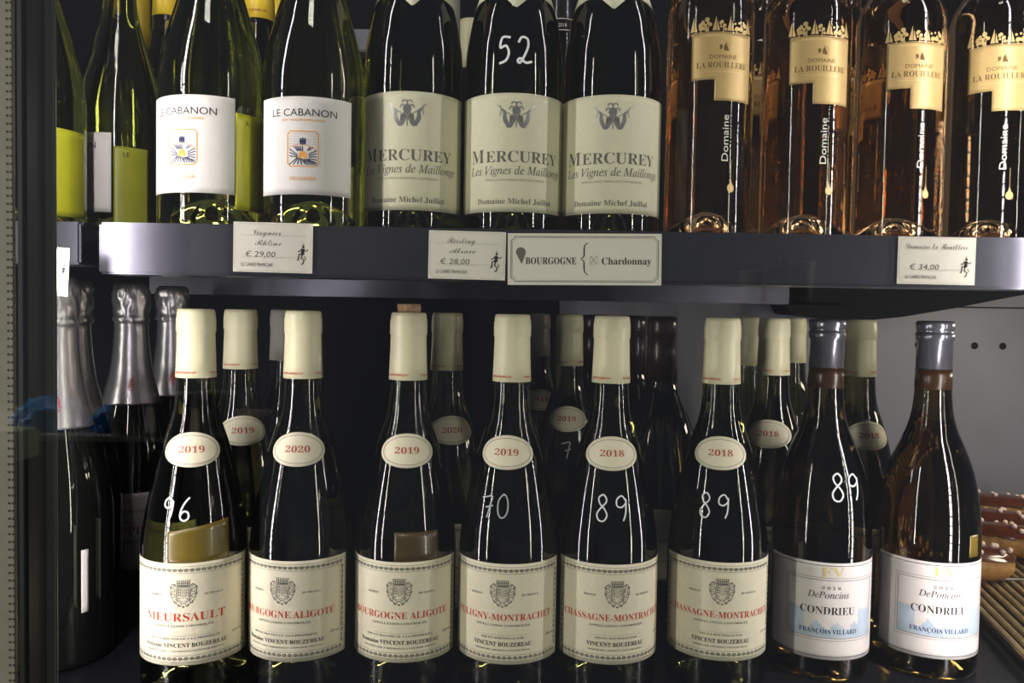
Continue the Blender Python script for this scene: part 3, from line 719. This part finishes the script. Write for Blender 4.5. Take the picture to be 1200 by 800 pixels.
def rose(cx, Y, deg, lab, front=True):
    x = at(cx, 200, Y).x; be = bearing(x, Y)
    t = bottle_base('rose_bottle', x, Y, UPPER_Z, 'rose', 'rose_glass', lab, 'rosé bottles on the upper shelf')
    W = Wrap('rose', -be + math.radians(deg))
    q = patch('front_label', W, -25, 26, 108, 160.5, M['gold'], t, du=2.04, dv=3.2, keep=lambda u, v: v > 124.4 or u > -7)
    rose_art().build(W, q, .3)
    p = Print(); tree_row(p); p.build(W, q, .1, {'gold': 'tree_frieze'})
    p = Print(); p.text('card_ink', 'Domaine', 'sans', 5.5, 79, 5.4, 36, rot=math.pi / 2, res=3); p.build(W, t, .15, {'card_ink': 'vertical_lettering'})
    p = Print(); pts = [(8.5 + 3 * math.sin(a), 40 - 3.4 * math.cos(a) + (4.2 if abs(a) > 3 else 0)) for a in [math.pi * (-1 + 2 * k / 16) for k in range(16)]]
    p.poly('gold', pts); p.stroke('gold', [(8.5, 46), (8.5, 62)], .3); p.build(W, t, .15, {'gold': 'gold_drop'})
    lathe('capsule', [(262, 14.4), (262.1, 15), (300, 14.4), (316, 14.2), (317, 8)], M['card'], t, 32)
M['card_ink'] = M['card']
rose(829, .685, 17, 'first rosé bottle, beside the Mercurey bottles')
rose(941, .69, 20, 'second rosé bottle from the Mercurey bottles')
rose(1050, .70, 25, 'third rosé bottle, behind the rosé price card')
rose(1160, .70, 10, 'rosé bottle at the right end of the upper shelf')
def back_rose(px, Y, lab): rose(px, Y, 15, lab)
back_rose(885, .80, 'rear rosé bottle seen between the first and second rosé bottles')
back_rose(985, .80, 'rear rosé bottle seen between the second and third rosé bottles')
back_rose(1078, .80, 'rear rosé bottle seen between the third and last rosé bottles')

# ================================================================ PRICE CARDS
def figure(p, cx, cy, k=1.0):          # small seated waiter figure
    g = lambda x, y: (cx + x * k, cy + y * k)
    p.dot('ink', *g(.8, 8), 1.0 * k); p.poly('ink', [g(-1, 2), g(1.6, 2), g(1.8, 6.6), g(-.6, 6.8)])
    p.stroke('ink', [g(1, 6), g(3.4, 4.6), g(4.6, 6)], .7 * k); p.stroke('ink', [g(-.6, 6), g(-2.6, 4), g(-3.4, 4.6)], .7 * k)
    p.stroke('ink', [g(1, 2.4), g(-2.4, 2.2), g(-2.8, -2), g(-4, -2.4)], 1.0 * k); p.stroke('ink', [g(0, 2), g(-.6, -.8), g(1.6, -2.2), g(.6, -5), g(-.6, -5.2)], .9 * k)
    p.stroke('ink', [g(2, 1), g(3, -2)], .5 * k); p.stroke('ink', [g(.8, 9), g(.9, 10.4)], .5 * k)
def card(px0, py0, px1, py1, Y, tilt, lab, art, name='price_card', group='handwritten price cards on the shelf front', yaw=0.0):
    a = at(px0, py0, Y); b = at(px1, py1, Y); c = (a + b) / 2; w_ = (b.x - a.x) * 1000; h_ = (a.z - b.z) * 1000
    t = empty(name, c, lab, 'sign' if name != 'price_card' else 'price card', group)
    t.rotation_euler = (0, math.radians(tilt), yaw)
    q = box('card', (-w_ / 2000, 0, -h_ / 2000), (w_ / 2000, .0006, h_ / 2000), M['card'], t)
    p = Print(); art(p, w_, h_); p.build(Flat(), q, .08)
def price_art(l1, l2, price):
    def f(p, w_, h_):
        c = 3; e = 1.2
        x0, x1, y0, y1 = -w_ / 2 + e, w_ / 2 - e, -h_ / 2 + e, h_ / 2 - e
        p.stroke('faint_ink', [(x0 + c, y0), (x1 - c, y0), (x1, y0 + c), (x1, y1 - c), (x1 - c, y1), (x0 + c, y1), (x0, y1 - c), (x0, y0 + c)], .18, closed=True)
        for q in (.62, .19): p.stroke('faint_ink', [(-w_ * .40, h_ * (q - .38)), (w_ * .42, h_ * (q - .38))], .18)
        p.text('grey_ink', l1, 'script', -w_ * .08 if l2 else 0, h_ * .25, 4.4, w_ * (.36 if l2 else .8), thin=.08)
        if l2: p.text('grey_ink', l2, 'script', -w_ * .06, h_ * .04, 4.4, w_ * .34, thin=.08)
        p.text('grey_ink', '€ ' + price, 'sans', -w_ * .16, -h_ * .19, 4.0, w_ * .38, slant=.15); p.stroke('faint_ink', [(-w_ * .30, -h_ * .21), (w_ * .14, -h_ * .21)], .15)
        p.text('ink', 'LE CARRÉ FRANÇAIS', 'sans', -w_ * .20, -h_ * .38, 2.4, w_ * .40)
        figure(p, w_ * .37, -h_ * .18, .95)
    return f
CY = SF - .0055
card(273.5, 260, 366, 320, CY, .6, 'price card below the two front olive bottles, 29 euro', price_art('Viognier', 'Rhône', '29,00'))
card(502.5, 270, 592, 328, CY - .001, .6, 'Riesling Alsace price card left of the Chardonnay sign', price_art('Riesling', 'Alsace', '28,00'))
card(1053, 277, 1142, 334, CY, .2, 'rosé price card under the right rosé bottles, 34 euro', price_art('Domaine la Rouillere', '', '34,00'))
card(62, 290, 81, 347, .57, 3, 'bright white card slipped behind the door post', lambda p, w_, h_: figure(p, 1.5, -2, .8), yaw=-.1)
def region_art(p, w_, h_):
    for e, wd in ((2.4, .45), (3.4, .18)):
        x0, x1, y0, y1 = -w_ / 2 + e, w_ / 2 - e, -h_ / 2 + e, h_ / 2 - e; c = 2.6
        corner = lambda X, Y_, sx, sy: [(X, Y_ + sy * c), (X + sx * .7 * c, Y_ + sy * .7 * c), (X + sx * c, Y_)]
        pts = corner(x0, y0, 1, 1) + corner(x1, y0, -1, 1)[::-1] + corner(x1, y1, -1, -1) + corner(x0, y1, 1, -1)[::-1]
        p.stroke('ink', pts, wd, closed=True)
    # map pin
    cx = -w_ / 2 + 9.5; cy = 5
    p.poly('grey_ink', [(cx + 3.6 * math.cos(math.radians(a)), cy + 3.6 * math.sin(math.radians(a))) for a in range(-20, 205, 15)] + [(cx + .6, cy - 8.6)])
    p.dot('ink', cx, cy, 1.5)
    p.text('ink', 'BOURGOGNE', 'sb', -24.5, -3.6, 5.0, 37, res=4)
    p.stroke('ink', spl([(2.6, 12), (0, 10), (-.4, 5), (-.6, 2), (-2.6, .3), (-.6, -1.4), (-.4, -5), (0, -9), (2.6, -11.5)]), lambda t: .5 + .5 * math.sin(t * 6.28) ** 2)
    p.stroke('faint_ink', [(4, -3.6), (9.4, -3.6), (9.4, 2.4), (4, 2.4)], .3, closed=True); p.stroke('grey_ink', [(4.6, 2), (8.6, -3.2)], .35); p.stroke('grey_ink', [(4.4, -2.8), (9.2, 2)], .3)
    p.text('ink', 'Chardonnay', 'sb', 30.5, -3.6, 5.0, 36, res=4)
card(595.5, 272, 774.5, 335.5, CY - .002, -1.7 + .97, 'long framed Bourgogne Chardonnay sign with map pin on the shelf front', region_art, 'region_sign', 'shelf signs')

# ================================================================ PASTRIES ON THE CANE RACK
rk = empty('cane_rack', (0, 0, 0), 'slatted cane rack under the chocolate éclairs, right of the last bottle', 'rack')
RZ = LOWER_Z + .012
slat = None
for i in range(18):
    X0 = .452 + i * .0108; a = Vector((X0 - .11 * .22, .62 + .004 * (i % 3), RZ)); b = Vector((X0 + .40 * .22, 1.13, RZ)); bm = bmesh.new()
    bmesh.ops.create_cone(bm, cap_ends=True, segments=8, radius1=.0032, radius2=.0032, depth=(b - a).length)
    me = bpy.data.meshes.new('slat'); bm.to_mesh(me); bm.free(); me.materials.append(M['cane']); o = bpy.data.objects.new('slat', me); COL.objects.link(o); o.parent = rk
    o.location = (a + b) / 2; o.rotation_euler = (b - a).to_track_quat('Z', 'Y').to_euler()
def bar(name, a, b, r, m, parent):
    a = Vector(a); b = Vector(b); bm = bmesh.new(); bmesh.ops.create_cone(bm, cap_ends=True, segments=10, radius1=r, radius2=r, depth=(b - a).length)
    me = bpy.data.meshes.new(name); bm.to_mesh(me); bm.free(); me.materials.append(m); o = bpy.data.objects.new(name, me); COL.objects.link(o); o.parent = parent
    o.location = (a + b) / 2; o.rotation_euler = (b - a).to_track_quat('Z', 'Y').to_euler(); return o
q = at(1140, 687, .885); q2 = at(1250, 684, .885)
bar('cross_wire', (q.x, .885, RZ + .004), (q2.x + .05, .885, RZ + .004), .0018, M['wire'], rk)
bar('foot_rail', (.52, 1.10, RZ - .0075), (.72, 1.10, RZ - .0075), .0042, M['cane'], rk); bar('foot_rail', (.432, .66, RZ - .0075), (.62, .66, RZ - .0075), .0042, M['cane'], rk)
def eclair(loc, ang, L, lab, seed):
    t = empty('eclair', loc, lab, 'pastry', 'chocolate éclairs with sugar pearls'); t.rotation_euler = (0, 0, ang)
    def caps(r1, r2, z0, cut, name, m, grow=0.0):
        V = []; Fc = []; n = 24; rows = 18
        for j in range(rows + 1):
            s_ = -1 + 2 * j / rows; xx = s_ * (L / 2 + grow)
            e = (1 - abs(s_) ** 5) ** .5
            for k in range(n):
                a = 2 * math.pi * k / n
                yy = r1 * e * math.cos(a); zz = r2 * e * math.sin(a)
                wob = 1 + .07 * noise.noise(Vector((xx * 60 + seed, math.cos(a) * 2, math.sin(a) * 2)))
                yy *= wob; zz *= wob
                if cut and zz < cut + .003 * noise.noise(Vector((xx * 90, seed, a))): zz = cut + .003 * noise.noise(Vector((xx * 90, seed, a)))
                V.append((xx, yy, z0 + zz))
        for j in range(rows):
            for k in range(n): Fc.append((j * n + k, j * n + (k + 1) % n, (j + 1) * n + (k + 1) % n, (j + 1) * n + k))
        return mesh(name, V, Fc, m, t, True)
    caps(.022, .018, .018, None, 'choux_shell', M['choux'])
    g = caps(.0225, .0155, .0225, .0035, 'chocolate_glaze', M['choc'], .0005)
    rnd = random.Random(seed)
    pm = None
    for k in range(20):
        xx = rnd.uniform(-L / 2 * .9, L / 2 * .9); a = rnd.uniform(-.9, .9); e = (1 - abs(xx / (L / 2)) ** 5) ** .5
        if pm is None:
            bm = bmesh.new(); bmesh.ops.create_uvsphere(bm, u_segments=10, v_segments=6, radius=.0031); pm = bpy.data.meshes.new('sugar_pearl'); bm.to_mesh(pm); bm.free(); pm.materials.append(M['pearl']); pm.polygons.foreach_set('use_smooth', [True] * len(pm.polygons))
        o = bpy.data.objects.new('sugar_pearl', pm); COL.objects.link(o); o.parent = g; o.location = (xx, .0225 * e * math.sin(a), .0225 + .0155 * e * math.cos(a) + .001)
for i, (px, py, Y, L, a, lab) in enumerate([
    (1118, 688, .89, .125, -.12, 'nearest chocolate éclair with a rounded end on the rack edge'),
    (1205, 664, .955, .15, -.52, 'second nearest chocolate éclair, partly hidden by the Condrieu bottle'),
    (1170, 632, 1.02, .16, -.5, 'third chocolate éclair from the front of the rack'),
    (1190, 608, 1.085, .16, -.45, 'chocolate éclair at the back against the grey panel')]):
    p = at(px, py, Y); eclair((p.x, Y, RZ + .003 + (.004 * i)), a, L, lab, i * 7 + 3)

# ================================================================ DOOR GLASS AND THE COUNTER IT MIRRORS
gm = bpy.data.materials.new('clear door glass'); gm.use_nodes = True; nt = gm.node_tree; nt.nodes.clear()
out = nt.nodes.new('ShaderNodeOutputMaterial'); mx = nt.nodes.new('ShaderNodeMixShader'); fr = nt.nodes.new('ShaderNodeFresnel'); fr.inputs['IOR'].default_value = 1.6
ge = nt.nodes.new('ShaderNodeNewGeometry'); io = nt.nodes.new('ShaderNodeMapRange'); io.inputs['To Min'].default_value = 1.68; io.inputs['To Max'].default_value = 1 / 1.68
nt.links.new(ge.outputs['Backfacing'], io.inputs['Value']); nt.links.new(io.outputs[0], fr.inputs['IOR'])   # same reflectance at both faces of the thin sheet
tr = nt.nodes.new('ShaderNodeBsdfTransparent'); gl = nt.nodes.new('ShaderNodeBsdfGlossy'); gl.inputs['Roughness'].default_value = 0.0
tr.inputs['Color'].default_value = (.985, .995, .985, 1)
nt.links.new(fr.outputs[0], mx.inputs[0]); nt.links.new(tr.outputs[0], mx.inputs[1]); nt.links.new(gl.outputs[0], mx.inputs[2]); nt.links.new(mx.outputs[0], out.inputs['Surface'])
GY = .455
pane = box('door_glass', (-.60, GY, -.62), (.60, GY + .004, .62), gm)
tag(pane, 'clear glass door pane in front of the bottles', kind='structure')

def mir(px, py, D):
    """where a thing stands whose mirror image in the door glass shows at photograph pixel px, py at distance D"""
    p = at(px, py, D); return Vector((p.x, 2 * GY - D, p.z))
ct = empty('service_counter', (0, 0, 0), 'pale service counter in the room, mirrored faintly in the door glass', 'counter')
a = mir(-260, 505, 1.5); b = mir(235, 520, 1.5)
box('worktop', (a.x, a.y - .45, b.z), (b.x, a.y, a.z), mat('pale worktop', (.55, .53, .48), .5, grain=.1, scale=8), ct, .003)
box('counter_front', (a.x + .02, a.y - .42, b.z - .8), (b.x - .02, a.y - .01, b.z), mat('dark counter front', (.05, .05, .055), .5, grain=.1, scale=8), ct)
blue = mat('blue nitrile', (.04, .36, .95), .45, bump=.4, scale=60)
def lump(name, px, py, D, sx, sy, sz, m, lab, cat, seed, group=None):
    p = mir(px, py, D); bm = bmesh.new(); bmesh.ops.create_icosphere(bm, subdivisions=4, radius=1)
    for v in bm.verts:
        n = noise.noise(v.co * 2.2 + Vector((seed, 0, 0))) * .35 + noise.noise(v.co * 5 + Vector((0, seed, 0))) * .18
        v.co = Vector((v.co.x * sx * (1 + n), v.co.y * sy * (1 + n), max(-.6, v.co.z * (1 + n)) * sz))
    me = bpy.data.meshes.new(name); bm.to_mesh(me); bm.free(); me.materials.append(m); me.polygons.foreach_set('use_smooth', [True] * len(me.polygons))
    o = bpy.data.objects.new(name, me); COL.objects.link(o); o.location = (p.x, p.y - sy - .03, a.z + .6 * sz); return tag(o, lab, cat, group)
lump('blue_glove', 28, 480, 1.5, .062, .06, .036, blue, 'crumpled blue glove at the outer end of the mirrored counter', 'glove', 2.0, 'blue gloves on the mirrored counter')
lump('blue_glove', 108, 480, 1.5, .036, .05, .030, blue, 'crumpled blue glove beside the cups on the mirrored counter', 'glove', 9.0, 'blue gloves on the mirrored counter')
def tub(px, py, D, r, h, m, lab, cat, group, z=None, rim=None):
    p = mir(px, py, D); t = empty('paper_cup', (p.x, p.y - r, a.z if z is None else z), lab, cat, group)
    lathe('cup_body', [(0, r * 800), (h * 1000, r * 1000), (h * 1000 + .5, r * 1000 + 1.5), (h * 1000 + 3, r * 1000 + 1.5), (h * 1000 + 2, r * 930), (h * 700, r * 850)], m, t, 32); return t
wp = mat('white paper cup', (.75, .76, .70), .5)
for px, r, h, lab in ((140, .033, .085, 'tall pale cup nearest the blue gloves on the mirrored counter'), (192, .036, .075, 'middle pale cup on the mirrored counter'), (244, .034, .08, 'pale cup at the inner end of the mirrored counter')):
    tub(px, 480, 1.5, r, h, mat('grey paper cup', (.34, .34, .32), .5), lab, 'cup', 'cups on the mirrored counter')
q = mir(8, 520, 1.35)
tb = tag(box('storage_tub', (q.x - .03, q.y - .06, q.z - .03), (q.x + .02, q.y, q.z + .02), mat('pale green tub', (.42, .55, .40), .5), None, .004), 'small pale green tub in front of the mirrored counter worktop', 'tub')
sh = empty('wall_shelf', (0, 0, 0), 'narrow shelf in the room that carries the pots, mirrored under the rosé bottles', 'shelf')
a2 = mir(850, 352, 1.3); b2 = mir(985, 358, 1.3)
box('board', (a2.x, a2.y - .12, b2.z), (b2.x, a2.y + .01, a2.z), mat('pale shelf board', (.5, .5, .46), .5, grain=.1, scale=8), sh, .002)
for px, h, lab in ((885, .045, 'lowest white pot on the mirrored shelf'), (915, .055, 'middle white pot with herbs on the mirrored shelf'), (945, .062, 'tallest white pot with herbs on the mirrored shelf')):
    t = tub(px, 340, 1.3, .019, h, wp, lab, 'pot', 'white pots on the mirrored shelf', z=a2.z); t.name = 'herb_pot'
    V = []; Fc = []; rnd = random.Random(px)
    for k in range(14):
        an = rnd.uniform(0, 6.28); r_ = rnd.uniform(.002, .014); z0 = h + rnd.uniform(-.002, .012); n = len(V); d = Vector((math.cos(an), math.sin(an), .6)) * .012
        c = Vector((r_ * math.cos(an), r_ * math.sin(an), z0)); sd = Vector((-math.sin(an), math.cos(an), 0)) * .004
        V += [c, c + d * .5 + sd, c + d, c + d * .5 - sd]; Fc.append((n, n + 1, n + 2, n + 3))
    tag(mesh('herb_leaves', V, Fc, mat('herb green', (.16, .26, .06), .6), t), kind='stuff')
